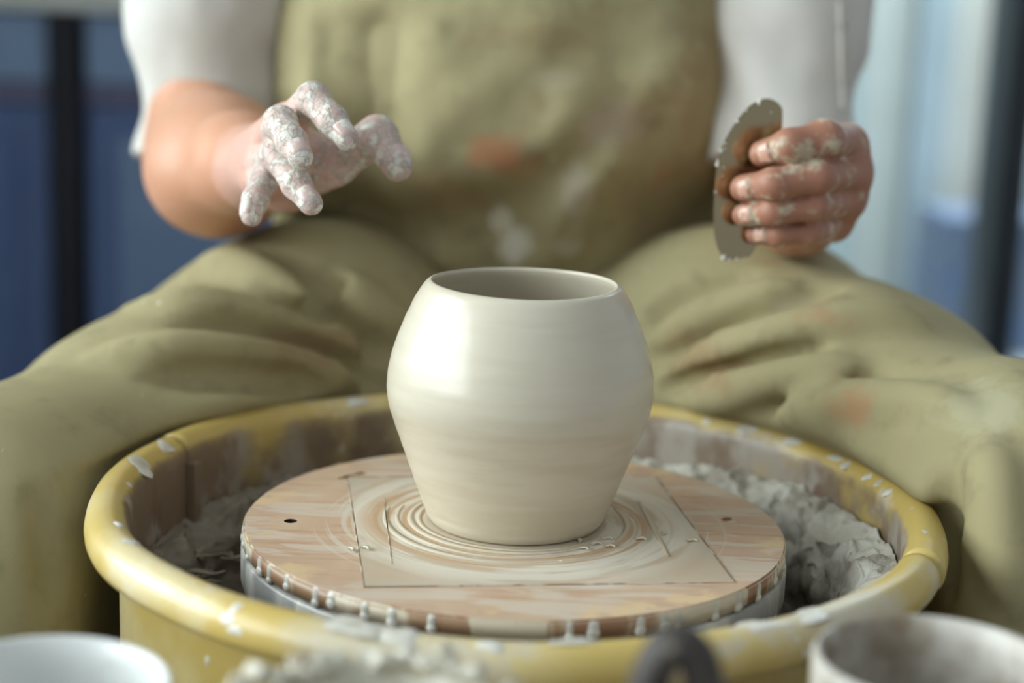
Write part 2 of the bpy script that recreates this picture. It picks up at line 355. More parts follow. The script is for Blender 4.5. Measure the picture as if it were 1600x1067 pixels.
# back wall: solid on the left, glass with a black frame on the right, blue-grey wall beyond
YB = 2.2
struct(box('wall_back', (-1.6, YB+.02, FL), (.02, YB+.12, .236), m_wall)); struct(box('wall_back', (-1.6, YB+.02, 1.3), (.02, YB+.12, 1.95), m_wall))
win3 = struct(empty('window_3', (-.8, YB+.07, Z0+.236)))
for x in (-1.6, -.81, -.03): box('mullion', (x, YB+.05, .236), (x+.05, YB+.1, 1.3), m_white, win3, .004)
for z in (.236, 1.27): box('frame_rail', (-1.55, YB+.05, z), (-.03, YB+.1, z+.03), m_white, win3, .004)
for a, b in ((-1.55, -.81), (-.76, -.03)): box('pane', (a, YB+.072, .266), (b, YB+.078, 1.27), m_glass, win3)
struct(box('wall_back', (1.64, YB-.02, FL), (2.6, YB+.1, 1.95), m_bluegrey))
win1 = struct(empty('window_1', (.45, YB, 0)))
box('frame_post', (.845, YB-.06, FL), (.9, YB+.1, 1.95), m_frame, win1, .004)
box('frame_post', (1.6, YB-.03, FL), (1.64, YB+.05, 1.95), m_frame, win1, .004)
box('pane', (.9, YB+.005, FL+.06), (1.6, YB+.013, 1.95), m_glass, win1)
box('frame_rail', (.9, YB-.03, FL), (1.6, YB+.05, FL+.06), m_frame, win1, .004)
box('frame_post', (.02, YB-.03, FL), (.06, YB+.05, 1.95), m_frame, win1, .004)
box('frame_rail', (.06, YB-.03, FL), (.845, YB+.05, FL+.06), m_frame, win1, .004)
box('frame_rail', (.06, YB-.03, 1.6), (.845, YB+.05, 1.66), m_frame, win1, .004)
box('pane', (.06, YB+.005, FL+.06), (.845, YB+.013, 1.6), m_glass, win1)
box('pane', (.06, YB+.005, 1.66), (.845, YB+.013, 1.95), m_glass, win1)
# what stands behind the glass: a pale panelled facade across a narrow yard
m_yard = mat('yard_paving', (150, 158, 164), .7, [dict(k='noise', scale=6, lo=.4, hi=.7, col=(136, 146, 156))])
struct(box('floor', (-2.6, 2.32, FL-.05), (4.2, 7.0, FL), m_yard)).name = 'yard_floor'
fac = empty('pale_facade', (1.2, 3.6, 0))
tag(fac, 'pale blue and cream panelled facade seen blurred through the back glass', 'building')
fcols = [(184, 194, 196), (172, 190, 192), (190, 196, 192), (162, 178, 186), (196, 200, 196), (202, 200, 190), (180, 190, 198), (146, 160, 178), (196, 202, 204), (176, 188, 194)]
xs = [.2, .62, .86, .99, 1.07, 1.12, 1.2, 1.32, 1.42, 1.9, 2.6]
for i in range(10):
    box('facade_panel', (xs[i]+.003, 3.5+.02*(i % 3), FL), (xs[i+1]-.003, 3.62, 1.9), mat('facade_paint', fcols[i], .7, [dict(k='noise', scale=3, lo=.4, hi=.7, col=tuple(c-10 for c in fcols[i]))]), fac)
pk = box('low_crate', (1.0, 3.1, FL), (1.42, 3.4, -.22), mat('blue_crate_plastic', (116, 128, 148), .5, [dict(k='noise', scale=9, lo=.4, hi=.7, col=(96, 120, 160))]), None, .01)
tag(pk, 'dull blue crate on the yard paving behind the glass', 'crate')
# navy cabinets along the back wall
m_navy = mat('navy_cabinet_lacquer', (88, 110, 158), .3, [dict(k='noise', scale=3, lo=.4, hi=.7, col=(98, 122, 168))], coat=.2)
m_navy2 = mat('steel_blue_lacquer', (124, 150, 188), .35, [dict(k='noise', scale=4, lo=.4, hi=.7, col=(134, 160, 194))], coat=.2)
m_mauve = mat('mauve_grey_rail', (112, 112, 146), .4, [dict(k='noise', scale=8, lo=.4, hi=.7, col=(120, 120, 150))])
m_bone = mat('white_worktop', (240, 242, 238), .4, [dict(k='noise', scale=8, lo=.4, hi=.7, col=(218, 222, 214))])
m_soot = mat('black_recess', (22, 24, 34), .6, [dict(k='noise', scale=8, lo=.4, hi=.7, col=(28, 30, 40))])
def cabinet(x0, x1, label, ndoor):
    c = empty('navy_cabinet', ((x0+x1)/2, YB-.2, 0)); tag(c, label, 'cabinet', 'navy cabinets along the back wall')
    box('body', (x0, YB-.36, FL+.06), (x1, YB+.01, .216), m_soot, c)
    wd = (x1-x0)/ndoor
    for i in range(ndoor):
        a, b = x0+i*wd+.006, x0+(i+1)*wd-.006
        dr = box('drawer', (a, YB-.385, .105), (b, YB-.36, .21), m_navy2, c, .003)
        box('drawer_rail', (a, YB-.39, .075), (b, YB-.362, .1), m_mauve, c, .002)
        d = box('door', (a, YB-.38, FL+.07), (b, YB-.36, .07), m_navy, c, .003)
        box('door_panel', (a+.05, YB-.387, FL+.12), (b-.05, YB-.379, .02), m_navy2 if i % 2 == 0 and x0 > -1 else m_navy, d, .003)
    return c
cabinet(-1.58, -.745, 'navy lacquered cabinet at the left edge of the photo, beyond the black post', 2)
cabinet(-.695, -.02, 'navy lacquered cabinet just left of the person, beside the black post', 2)
ct = box('worktop', (-1.58, YB-.4, .216), (-.02, YB+.01, .235), m_bone, None, .004); tag(ct, 'white worktop running along the top of the navy cabinets', 'worktop')
ps = box('black_post', (-.743, YB-.4, FL), (-.697, YB-.3, .215), m_soot, None, .003); tag(ps, 'black upright post between the two navy cabinets', 'post')

# ================================================================ the pottery wheel
RB = .2315
wheel = empty('pottery_wheel', (0, 0, 0)); tag(wheel, 'pottery wheel with a clay-spattered yellow splash pan, between the knees', 'pottery wheel')
lip = [(.2095, -.052), (.2095, -.004)]
for i in range(13):
    t = math.pi*(1.0-i/12*1.18)
    lip.append((.2215+.0118*math.cos(t)*1.0, .0065+.0125*math.sin(t)))
lip += [(.2215, -.003), (.2155, -.008), (.2145, -.13), (.2, -.135), (.05, -.135), (.05, -.131), (.195, -.131), (.2085, -.125)]
def lipw(s):
    def f(a, r, z):
        if z > -.02: r = r+.0008*math.sin(3*a+s)+.0005*math.sin(11*a); z = z+.0007*math.sin(5*a+s)
        return r, z
    return f
aS = math.radians(158.6)
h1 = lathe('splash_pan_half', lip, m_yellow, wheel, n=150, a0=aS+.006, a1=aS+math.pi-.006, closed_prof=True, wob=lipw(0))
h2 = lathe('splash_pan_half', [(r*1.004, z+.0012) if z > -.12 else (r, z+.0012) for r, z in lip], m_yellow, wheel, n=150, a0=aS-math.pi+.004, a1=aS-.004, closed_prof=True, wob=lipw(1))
# joint strip covering the inside of the seam
bm_ = box('seam_strip', (.2035, -.004, -.12), (.2105, .004, .006), m_yellow, wheel, .0015); bm_.data.transform(Matrix.Rotation(aS, 4, 'Z'))
lathe('wheel_head', [(0, -.034), (.146, -.034), (.1495, -.032), (.1505, -.028), (.1505, -.0128), (.1490, -.0112), (0, -.0112)], m_steel, wheel, n=160)
lathe('shaft_collar', [(0.001, -.14), (.03, -.14), (.03, -.036), (.001, -.036)], m_steel, wheel, n=40)
m_house = mat('grey_wheel_housing', (120, 122, 124), .5, [dict(k='noise', scale=12, lo=.5, hi=.7, col=(150, 148, 142))])
box('motor_housing', (-.2, -.17, -.40), (.2, .19, -.136), m_house, wheel, .02)
for x in (-.17, .17):
    for y in (-.14, .16): box('leg', (x-.02, y-.02, FL), (x+.02, y+.02, -.4), m_house, wheel, .004)
# dried slip splashes on the pan's rim
def blob(name, c, nrm, up, w, h, t, mt, parent, seed, drip=False, n=14, m=5):
    rng = np.random.RandomState(seed); nrm = np.array(nrm, float); nrm /= np.linalg.norm(nrm); up = np.array(up, float); up -= nrm*(up@nrm); up /= np.linalg.norm(up); s = np.cross(up, nrm)
    ph = rng.rand(4)*6.28; V = []; 
    for j in range(m):
        q = j/(m-1)
        for i in range(n):
            a = 2*math.pi*i/n; rad = 1+.18*math.sin(2*a+ph[0])+.14*math.sin(3*a+ph[1])+.08*math.sin(5*a+ph[2])
            if drip: rad = 1
            x = math.sin(a)*w/2*rad*q; y = math.cos(a)*h/2*rad*q
            if drip == 2: x = math.copysign(abs(math.sin(a))**.45, math.sin(a))*w/2*q; y = math.copysign(abs(math.cos(a))**.6, math.cos(a))*h/2*q
            V.append(np.array(c)+s*x+up*y+nrm*(t*math.sqrt(max(0, 1-q**2.2))-.0006))
    Q = [(j*n+i, j*n+(i+1) % n, (j+1)*n+(i+1) % n, (j+1)*n+i) for j in range(m-1) for i in range(n)]
    me = mesh_from(name, V, Q); bm = bmesh.new(); bm.from_mesh(me); bmesh.ops.remove_doubles(bm, verts=bm.verts, dist=1e-6); bmesh.ops.recalc_face_normals(bm, faces=bm.faces)
    bm.to_mesh(me); bm.free()
    return new_obj(name, me, mt, parent)
def on_rim(deg, t):   # t: 0 = inner edge, pi/2 = top, pi = outer edge of the rolled lip
    a = math.radians(deg); rr = .2215-.0118*math.cos(t); z = .0065+.0125*math.sin(t)
    return (rr*math.cos(a), rr*math.sin(a), z), (-math.cos(t)*math.cos(a), -math.cos(t)*math.sin(a), math.sin(t)), (math.cos(a), math.sin(a), .3)
k = 0
for px, py, t, wd, hh in [(1440, 835, 2.0, .010, .016), (1445, 815, 2.1, .004, .007), (1420, 797, 1.7, .004, .014), (1375, 752, 1.1, .005, .010), (1357, 742, 1.1, .006, .012), (1345, 722, 1.2, .009, .014), (1308, 716, 1.3, .013, .015), (1385, 765, 1.0, .005, .009),
        (245, 695, 1.2, .011, .016), (205, 722, 1.0, .014, .020), (175, 820, 1.2, .005, .008), (190, 850, 1.3, .008, .010), (335, 960, 2.4, .010, .012), (335, 970, 2.9, .008, .009), (520, 1000, 1.6, .022, .022), (560, 1005, 1.3, .016, .014), (610, 1010, 1.9, .016, .012), (480, 985, 1.2, .012, .012), (765, 1022, 2.0, .009, .010), (900, 1012, 1.5, .018, .009), (1200, 985, 1.5, .02, .016), (1260, 960, 1.6, .022, .016), (560, 628, 1.2, .016, .01), (1100, 655, 1.2, .012, .012), (1170, 668, 1.1, .013, .012), (1230, 690, 1.2, .01, .013)]:
    p = atz(px, py, .018); deg = math.degrees(math.atan2(p[1], p[0]))
    c, n_, u_ = on_rim(deg, t); s_ = abs((deg-158.6) % 360) < 180
    blob('clay_splash', c, n_, u_, wd*1.3, hh*.85, .0013, m_slip, h1 if s_ else h2, k); k += 1
# the wet slurry and trimmings lying in the pan
nt_, nr_ = 520, 60
th = np.linspace(0, 2*np.pi, nt_, endpoint=False); rr = np.linspace(.12, .2085, nr_)
T, Qq = np.meshgrid(th, np.linspace(0, 1, nr_), indexing='ij')
side = .5+.5*np.cos(T-math.radians(15))                # more clay has been flung to one side
cz = -.034+.020*side+.004*fbm(np.stack([np.cos(T)*3, np.sin(T)*3, T*0], -1), 2)     # crest of the bank caked on the wall
rc = .196-.010*side
Rr = np.where(Qq < .3, .12+(rc-.012-.12)*Qq/.3, np.where(Qq < .7, rc-.012+.012*(Qq-.3)/.4, rc+(.2092-rc)*(Qq-.7)/.3))
Zs = np.where(Qq < .3, -.062, np.where(Qq < .7, -.062+(cz+.062)*((Qq-.3)/.4)**.8, cz+(.008*side)*(Qq-.7)/.3))
q = np.clip((Qq-.2)/.3, 0, 1)*np.clip((1-Qq)/.06, 0, 1)
Pn = np.stack([Rr*np.cos(T), Rr*np.sin(T), Zs], -1)
lump = fbm(Pn*60, 3); fine = fbm(Pn*190+9, 3)
Zs = Zs+.0055*lump*(.5+.5*q)+.0022*fine
for a_, q_, wd_ in ((-6.5, .72, .14), (-12, .78, .1), (22, .7, .1), (33, .75, .08)):
    da = (T-math.radians(a_))*Rr+.0035*fbm(Pn*120+5, 2); Zs -= .016*np.exp(-(da/.0014)**2)*np.exp(-((Qq-q_)/wd_)**2)
Zs = np.minimum(Zs, -.002); Rr = Rr+(.005*fbm(Pn*70+21, 3)+.0012*fine)*q
V = np.stack([Rr*np.cos(T), Rr*np.sin(T), Zs], -1).reshape(-1, 3)
Q = [(i*nr_+j, ((i+1) % nt_)*nr_+j, ((i+1) % nt_)*nr_+j+1, i*nr_+j+1) for i in range(nt_) for j in range(nr_-1)]
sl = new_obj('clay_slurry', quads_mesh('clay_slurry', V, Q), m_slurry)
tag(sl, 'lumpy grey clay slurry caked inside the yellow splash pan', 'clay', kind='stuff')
# curled trimmings on the slurry
rng = np.random.RandomState(5)
def ribbon(name, pts, wdt, th_, mt, parent=None):
    pts = np.array(pts); V = []
    for i, p in enumerate(pts):
        tg = pts[min(i+1, len(pts)-1)]-pts[max(i-1, 0)]; tg /= np.linalg.norm(tg)+1e-9
        sd = np.cross(tg, (0, 0, 1)); sd /= np.linalg.norm(sd)+1e-9; un = np.cross(sd, tg); w_ = wdt*(.35+.65*math.sin(math.pi*(i+.5)/len(pts)))
        for a, b in ((-1, -1), (1, -1), (1, 1), (-1, 1)): V.append(p+sd*a*w_/2+un*b*th_/2)
    Q = [(i*4+j, (i+1)*4+j, (i+1)*4+(j+1) % 4, i*4+(j+1) % 4) for i in range(len(pts)-1) for j in range(4)]
    Q += [(3, 2, 1, 0), tuple(4*(len(pts)-1)+j for j in range(4))]
    return new_obj(name, mesh_from(name, V, Q), mt, parent)
m_trim = mat('clay_trimming', (150, 140, 124), .5, [dict(k='noise', scale=60, lo=.4, hi=.6, col=(120, 108, 92))])
for i in range(26):
    a = math.radians(rng.uniform(165, 222)) if i < 20 else math.radians(rng.uniform(-42, -22)); r = rng.uniform(.162, .198); c = np.array([r*math.cos(a), r*math.sin(a), -.046+rng.uniform(0, .012)]); ph = rng.rand()*6.28; cu = rng.uniform(20, 90)
    pts = [c]; dr = ph
    for s in range(9): pts.append(pts[-1]+np.array([math.cos(dr), math.sin(dr), .25*math.sin(s+ph)])*.0035); dr += cu*.0035*1.6
    o = ribbon('clay_trimming', pts, .005, .0012, m_trim)
    tag(o, 'curled clay trimming lying on the dark slurry inside the splash pan', 'trimming', 'trimmings in the splash pan')

# ---------------------------------------------------------------- bat
bat = empty('wheel_bat', (0, 0, Z0-.011)); tag(bat, 'round wooden bat with drips of slip down its edge, under the pot', 'bat')
bm = bmesh.new(); bmesh.ops.create_cone(bm, cap_ends=True, cap_tris=False, segments=180, radius1=.1495, radius2=.1495, depth=.0105)
bmesh.ops.bevel(bm, geom=[e for e in bm.edges if abs(e.verts[0].co.z-e.verts[1].co.z) < 1e-6], offset=.0012, segments=3, affect='EDGES')
bmesh.ops.translate(bm, verts=bm.verts, vec=(0, 0, -.00525+Z0))
me = bpy.data.meshes.new('disc'); bm.to_mesh(me); bm.free()
disc = new_obj('disc', me, [m_wood, m_batedge, m_dark], bat, smooth=False)
for p in me.polygons:
    p.use_smooth = abs(p.normal.z) < .99; p.material_index = 0 if p.normal.z > .75 else 1
def hole(x, y, r, d=.006, slot=0):
    bm = bmesh.new(); bmesh.ops.create_cone(bm, cap_ends=True, segments=32, radius1=r, radius2=r, depth=d*2)
    for v in bm.verts:
        if slot: v.co.x += math.copysign(slot, v.co.x)
    bmesh.ops.rotate(bm, verts=bm.verts, matrix=Matrix.Rotation(math.atan2(y, x)+math.pi/2, 3, 'Z')); bmesh.ops.translate(bm, verts=bm.verts, vec=(x, y, Z0))
    me = bpy.data.meshes.new('cut'); bm.to_mesh(me); bm.free(); return me
for hx, hy, r, d, s in ((-.123, -.013, .0036, .009, 0), (.122, .019, .005, .0016, 0), (-.098, .078, .003, .0012, .008)):
    cm = hole(hx, hy, r, d, s); co = bpy.data.objects.new('cut', cm); COL.objects.link(co)
    cm.materials.append(m_wood); cm.materials.append(m_batedge); cm.materials.append(m_dark)
    for p in cm.polygons: p.material_index = 2 if d > .002 else 1
    md = disc.modifiers.new('cut', 'BOOLEAN'); md.object = co; md.solver = 'EXACT'
    bpy.context.view_layer.update()
    nm = bpy.data.meshes.new_from_object(disc.evaluated_get(bpy.context.evaluated_depsgraph_get()))
    disc.modifiers.clear(); disc.data = nm; bpy.data.objects.remove(co)
il = box('inlay_panel', (-.0935, -.0935, -.004), (.0935, .0935, .0004), m_inlay, bat, .0003)
il.data.transform(Matrix.Translation((0, 0, 0)) @ Matrix.Translation((.006, -.006, 0)) @ Matrix.Rotation(math.radians(8.3), 4, 'Z'))
# joint line round the inlay and the crack across it
m_joint = mat('joint_line', (150, 126, 102), .7, [dict(k='noise', scale=60, lo=.45, hi=.6, col=(206, 198, 182))])
def line(name, a, b, w, z, mt, par):
    a = np.array([*a, z]); b = np.array([*b, z]); return ribbon(name, [a+(b-a)*t for t in np.linspace(0, 1, 8)], w, .0006, mt, par)
ca, sa = math.cos(math.radians(8.3)), math.sin(math.radians(8.3))
cn = [(.006+x*ca-y*sa, -.006+x*sa+y*ca) for x, y in ((-.094, -.094), (.094, -.094), (.094, .094), (-.094, .094))]
for i in range(4): line('joint', cn[i], cn[(i+1) % 4], .0008, .0002, m_joint, bat)
m_shine = mat('smeared_slip', (206, 194, 174), .5, [dict(k='noise', scale=50, lo=.45, hi=.6, col=(206, 190, 166))])
line('crack', atz(600, 778, 0)[:2], atz(612, 882, 0)[:2], .0007, .0004, m_joint, bat)
line('slip_ridge', atz(998, 785, 0)[:2], atz(1046, 872, 0)[:2], .003, .0005, m_shine, bat)
# slip drips running over the bat's edge
rng = np.random.RandomState(11)
for i, deg in enumerate([-166, -160, -152, -147, -139, -131, -126, -118, -113, -105.5, -79, -74.5, -66, -60, -57, -48, -41, -33, -24, -15, -172, 176]):
    a = math.radians(deg+rng.uniform(-.6, .6)); n_ = (math.cos(a), math.sin(a), 0); hh = rng.uniform(.0075, .0103)
    wd = rng.uniform(.004, .0072)
    blob('slip_drip', (.1496*n_[0], .1496*n_[1], -.0006-hh/2), n_, (0, 0, 1), wd, hh, rng.uniform(.0009, .0013), m_slip, bat, i, drip=2)
    blob('slip_drip', (.1496*n_[0], .1496*n_[1], -.0006-hh+wd*.3), n_, (0, 0, 1), wd*1.18, wd*1.0, .0017, m_slip, bat, i, drip=True)
# wet ridges of slip left round the foot of the pot
PX, PY = .0002, .0045
for i, (r, w_, a0, a1) in enumerate([(.0535, .0022, 150, 330), (.058, .003, 158, 318), (.0655, .0022, 165, 300), (.0725, .0028, 170, 290), (.0625, .0018, 330, 385)]):
    pts = [np.array([PX+r*(1+.006*math.sin(4*t+i))*math.cos(t), PY+r*(1+.006*math.sin(4*t+i))*math.sin(t), .0005]) for t in np.radians(np.linspace(a0, a1, 60))]
    ribbon('slip_ridge', pts, w_*1.7, .0004, m_shine, bat)
# ---------------------------------------------------------------- the pot
outer = [(.047, .0002), (.0487, .0012), (.0506, .006), (.0568, .0225), (.0632, .0402), (.0685, .0545), (.0716, .0635), (.0729, .0700), (.0734, .0760), (.0730, .0825), (.0717, .0905), (.0692, .0995), (.0652, .1105), (.0604, .1215), (.0558, .1295), (.0528, .1336), (.0517, .1346), (.0508, .1347), (.0500, .1341)]
inner = [(.0503, .1315), (.054, .125), (.062, .110), (.0665, .095), (.0685, .077), (.0660, .06), (.056, .03), (.046, .008), (.0, .008)]
def smooth_prof(P, n):
    P = np.array(P); s = np.r_[0, np.cumsum(np.linalg.norm(np.diff(P, axis=0), axis=1))]; u = np.linspace(0, s[-1], n)
    A = np.stack([np.interp(u, s, P[:, 0]), np.interp(u, s, P[:, 1])], 1)
    for _ in range(6): A[1:-1] = (A[:-2]+2*A[1:-1]+A[2:])/4
    return A
def potw(a, r, z):
    return r+(.00006*math.sin(z*620+.8*math.sin(a))+.00003*math.sin(z*2300+a))*(1 if .004 < z < .13 else 0), z+(.0004*math.sin(2*a+1) if z > .12 else 0)
pot = lathe('clay_pot', [tuple(p) for p in np.r_[smooth_prof(outer, 110), smooth_prof(inner, 50)]]+[(0, .0002), (.047, .0002)], m_pot, None, (PX, PY, .0007), n=192, wob=potw)
tag(pot, 'freshly thrown cream clay pot with angled belly, on the wheel bat', 'pot')
# shavings near the foot
m_shav = mat('pale_clay_shaving', (222, 214, 194), .5, [dict(k='noise', scale=90, lo=.4, hi=.6, col=(208, 196, 172))])
for i, (px, py) in enumerate([(958, 845), (940, 852), (962, 858), (1010, 846), (1035, 838), (1090, 848), (550, 864), (575, 862), (905, 850), (920, 862)]):
    p = atz(px, py, .0); a = rng.rand()*3; pts = [p+np.array([math.cos(a+s*.25)*.0016*s, math.sin(a+s*.25)*.0016*s, .0012+.0006*math.sin(s)]) for s in range(5)]
    o = ribbon('clay_shaving', pts, .0022, .0008, m_shav); tag(o, 'tiny pale clay shaving lying on the bat near the pot', 'shaving', 'shavings on the bat')

# ================================================================ the person
person = empty('person', (0, .53, 0)); tag(person, 'person in white shirt and olive apron, seated at the wheel, holding a metal rib', 'person')
# ---- legs of the trousers
LEG = {-1: [(-.120, .49, .0), (-.165, .35, -.010), (-.235, .2, -.040), (-.308, .055, -.068), (-.33, .06, -.30), (-.335, .08, -.47)],
       1: [(.115, .50, -.010), (.166, .35, .002), (.226, .2, -.006), (.296, .055, -.030), (.33, .06, -.30), (.335, .08, -.47)]}
LR = [.106, .100, .092, .086, .076, .07]
TC = np.array([-.02, .53, 0.])
def torso_sdf(P, off=0.):
    d = ell(P, TC+(0, .01, .02), (.20, .128, .13)); d = smin(d, ell(P, TC+(0, -.006, .185), (.192, .148, .125)), .06)
    d = smin(d, ell(P, TC+(0, .0, .30), (.190, .128, .16)), .08); d = smin(d, ell(P, TC+(0, .03, .43), (.185, .095, .10)), .06)
    return d-off
def pants_base(P):
    d = None
    for s in (-1, 1):
        pts = LEG[s]
        e = chain(P, pts, LR, .075)-.001
        e = smin(e, ell(P, np.array(pts[3])+(0, -.005, .0), (.090, .094, .092)), .06)
        d = e if d is None else smin(d, e, .035)
    d = smin(d, ell(P, (-.01, .51, -.005), (.205, .13, .10)), .05)
    # cloth pressed flat where it leans on the pan
    cyl = .2365-np.hypot(P[:, 0], P[:, 1])-2.5*np.maximum(0, P[:, 2]-.012)
    return smax(d, cyl, .035)
def build_folds(spec):
    out = []
    for sgn, pts, r0_, r1_ in spec:
        q_ = np.array(pts, float); tt = np.arange(len(q_)); uu = np.linspace(0, len(q_)-1, 4*(len(q_)-1)+1)
        cx = np.polyfit(tt, q_[:, 0], min(3, len(q_)-1)); cy = np.polyfit(tt, q_[:, 1], min(3, len(q_)-1))
        Pp = [p for p in (trace(pants_base, np.polyval(cx, t), np.polyval(cy, t), .75) for t in uu) if p is not None]
        if len(Pp) > 1: out.append((sgn, np.array(Pp), r0_, r1_))
    return out
FOLDS = build_folds([
    (1, [(205, 482), (330, 484), (440, 512), (570, 566)], .017, .011), (-1, [(280, 508), (400, 524), (500, 558), (600, 596)], .013, .011),
    (1, [(150, 560), (300, 550), (420, 562), (550, 592)], .016, .009), (-1, [(230, 590), (380, 588), (500, 603)], .011, .009),
    (1, [(300, 432), (380, 420), (460, 468), (570, 530)], .016, .011), (-1, [(470, 440), (540, 498), (610, 548)], .015, .012),
    (-1, [(320, 465), (430, 480), (510, 515)], .011, .008), (1, [(520, 436), (580, 478), (640, 520)], .015, .010), (-1, [(400, 395), (470, 420), (540, 455)], .012, .008),
    (-1, [(1015, 566), (1132, 508), (1225, 470), (1306, 448)], .015, .009), (1, [(1020, 536), (1130, 482), (1230, 452)], .014, .009), (-1, [(1010, 500), (1090, 455), (1170, 432)], .012, .008),
    (1, [(1040, 590), (1180, 542), (1320, 505), (1430, 505)], .020, .012), (-1, [(1130, 648), (1225, 620), (1306, 598), (1400, 586)], .014, .008),
    (-1, [(1030, 612), (1120, 588), (1210, 563), (1290, 548)], .010, .006), (1, [(1060, 632), (1150, 612), (1240, 588), (1330, 572)], .012, .008),
    (1, [(1220, 650), (1380, 628), (1500, 640)], .018, .010), (-1, [(1490, 740), (1475, 820), (1480, 920)], .013, .010), (1, [(1545, 700), (1560, 800), (1570, 920)], .014, .010),
    (-1, [(60, 760), (75, 840), (80, 930)], .006, .005)])
def pants_sdf(P):
    d = pants_base(P)+.0022*fbm(P*14+3, 2)
    for sgn, pts, ra, rb in FOLDS:
        lo = pts.min(0)-.05; hi = pts.max(0)+.05
        mk = ((P > lo) & (P < hi)).all(1)
        if not mk.any(): continue
        n = len(pts); rad = np.linspace(ra, rb, n)*np.clip(np.sin(np.linspace(.15, 2.75, n))*1.5, .15, 1)
        f = chain(P[mk], pts-(0, 0, .0), rad*.95, .008)
        d[mk] = smin(d[mk], f+.001, .014) if sgn > 0 else smax(d[mk], -f-.001, .010)
    d = smax(d, -.475-P[:, 2], .01)
    return d
m_olive = fabric('olive_cloth', OL, [dict(k='spot', c=trace(pants_base, 1345, 627), r=(.022, .03, .016), col=(176, 128, 92), amt=.65), dict(k='spot', c=trace(pants_base, 1290, 490), r=(.026, .03, .012), col=(178, 132, 98), amt=.6),
        dict(k='spot', c=trace(pants_base, 1240, 480), r=(.03, .03, .008), col=(176, 168, 152), amt=.6), dict(k='spot', c=trace(pants_base, 1540, 640), r=(.03, .04, .016), col=(190, 186, 156), amt=.55),
        dict(k='spot', c=trace(pants_base, 1110, 560), r=(.06, .06, .018), col=(150, 112, 80), amt=.4), dict(k='spot', c=trace(pants_base, 480, 540), r=(.05, .06, .014), col=(152, 118, 88), amt=.4)])
P, Q = surface_nets(pants_sdf, (-.48, -.12, -.5), (.48, .68, .17), .0046)
new_obj('trousers', quads_mesh('trousers', P, Q), m_olive, person)['label'] = 'olive work trousers with dried clay stains'
# ---- shirt with short sleeves
ARM = {-1: [(-.225, .53, .44), (-.25, .485, .28), (-.250, .455, .160)], 1: [(.19, .53, .44), (.197, .475, .28), (.199, .43, .165)]}
SR = {-1: [.088, .062, .057], 1: [.088, .060, .055]}
def shirt_sdf(P):
    d = torso_sdf(P, .004)
    fo = .0025*np.sin(P[:, 2]*70+P[:, 0]*40+2*fbm(P*9, 2))*np.clip((.34-P[:, 2])*8, 0, 1)+.003*fbm(P*22, 2)
    for s in (-1, 1):
        a = ARM[s]; r = SR[s]; e = chain(P, a[:2]+[tuple(np.array(a[2])+(np.array(a[2])-np.array(a[1]))*.35)], r, .05)+fo
        ax = np.array(a[2])-np.array(a[1]); ax /= np.linalg.norm(ax); hem = (P-np.array(a[2]))@ax
        inn = chain(P, [tuple(np.array(a[2])-ax*.06), tuple(np.array(a[2])+ax*.1)], [r[1]-.012, r[2]-.011], .01)+fo
        e = np.maximum(e, hem-(.015 if s < 0 else .004)-.003*np.sin(P[:, 0]*60)); e = np.maximum(e, -inn)
        d = smin(d, e, .012)
    d = smin(d, cap(P, TC+(0, .04, .46), TC+(0, .04, .50), .075, .066), .03)
    return np.maximum(np.maximum(d, P[:, 2]-.50), .105-P[:, 2])
P, Q = surface_nets(shirt_sdf, (-.35, .33, .0), (.31, .72, .52), .0042)
sh = new_obj('shirt', quads_mesh('shirt', P, Q), m_shirt, person); sh['label'] = 'white short-sleeved cotton shirt'
# seams and buttons down the outside of the sleeves
def strip_on(sdf, pxs, w_, name, mt, par, t=.0016):
    pts = [p for p in (trace(sdf, x, y, 1.1) for x, y in pxs) if p is not None]; pts = np.array(pts)+np.array([0, -.001, 0])
    V = []
    for i, p in enumerate(pts):
        for a, b in ((-1, .002), (1, .002), (1, -t), (-1, -t)): V.append(p+np.array([a*w_/2, b, 0]))
    Q = [(i*4+j, (i+1)*4+j, (i+1)*4+(j+1) % 4, i*4+(j+1) % 4) for i in range(len(pts)-1) for j in range(4)]
    return new_obj(name, mesh_from(name, V, Q), mt, par)
strip_on(shirt_sdf, [(1312+.4*i, 4+15*i) for i in range(12)], .004, 'sleeve_seam', m_shirt, sh)
for px, py in ((1313, 42), (1315, 130)):
    p = trace(shirt_sdf, px, py, 1.1)
    if p is not None: blob('button', p+np.array([0, -.0012, 0]), (0, -1, .1), (0, 0, 1), .009, .009, .002, mat('grey_button', (150, 146, 138), .4), sh, 3, drip=True)
# ---- apron bib
nx, nz = 150, 120
xs_ = np.linspace(-1, 1, nx); zs_ = np.linspace(.03, .42, nz)
BF = []     # folds on the bib as (points (x, z), width, height)
for pts, wd, am in [([(470, 150), (560, 260), (690, 400)], .020, .007), ([(600, 60), (600, 180), (560, 330)], .022, -.008), ([(650, 330), (760, 310), (900, 250), (960, 150)], .022, -.006), ([(700, 290), (820, 250), (900, 190)], .02, .006),
        ([(860, 400), (900, 300), (960, 240)], .018, .007), ([(500, 370), (600, 350), (700, 380)], .018, -.008), ([(1140, 60), (1060, 120), (940, 150)], .02, .004), ([(1060, 380), (1020, 320), (1010, 240)], .03, -.012), ([(980, 400), (960, 340), (980, 260)], .02, .006),
        ([(700, 400), (690, 330), (660, 240)], .018, .005), ([(450, 30), (480, 160), (470, 330)], .02, .005), ([(780, 60), (860, 110), (960, 60)], .03, -.004)]:
    q_ = np.array([at(x, y, .385) for x, y in pts])[:, [0, 2]]; BF.append((q_, wd, am))
V = []
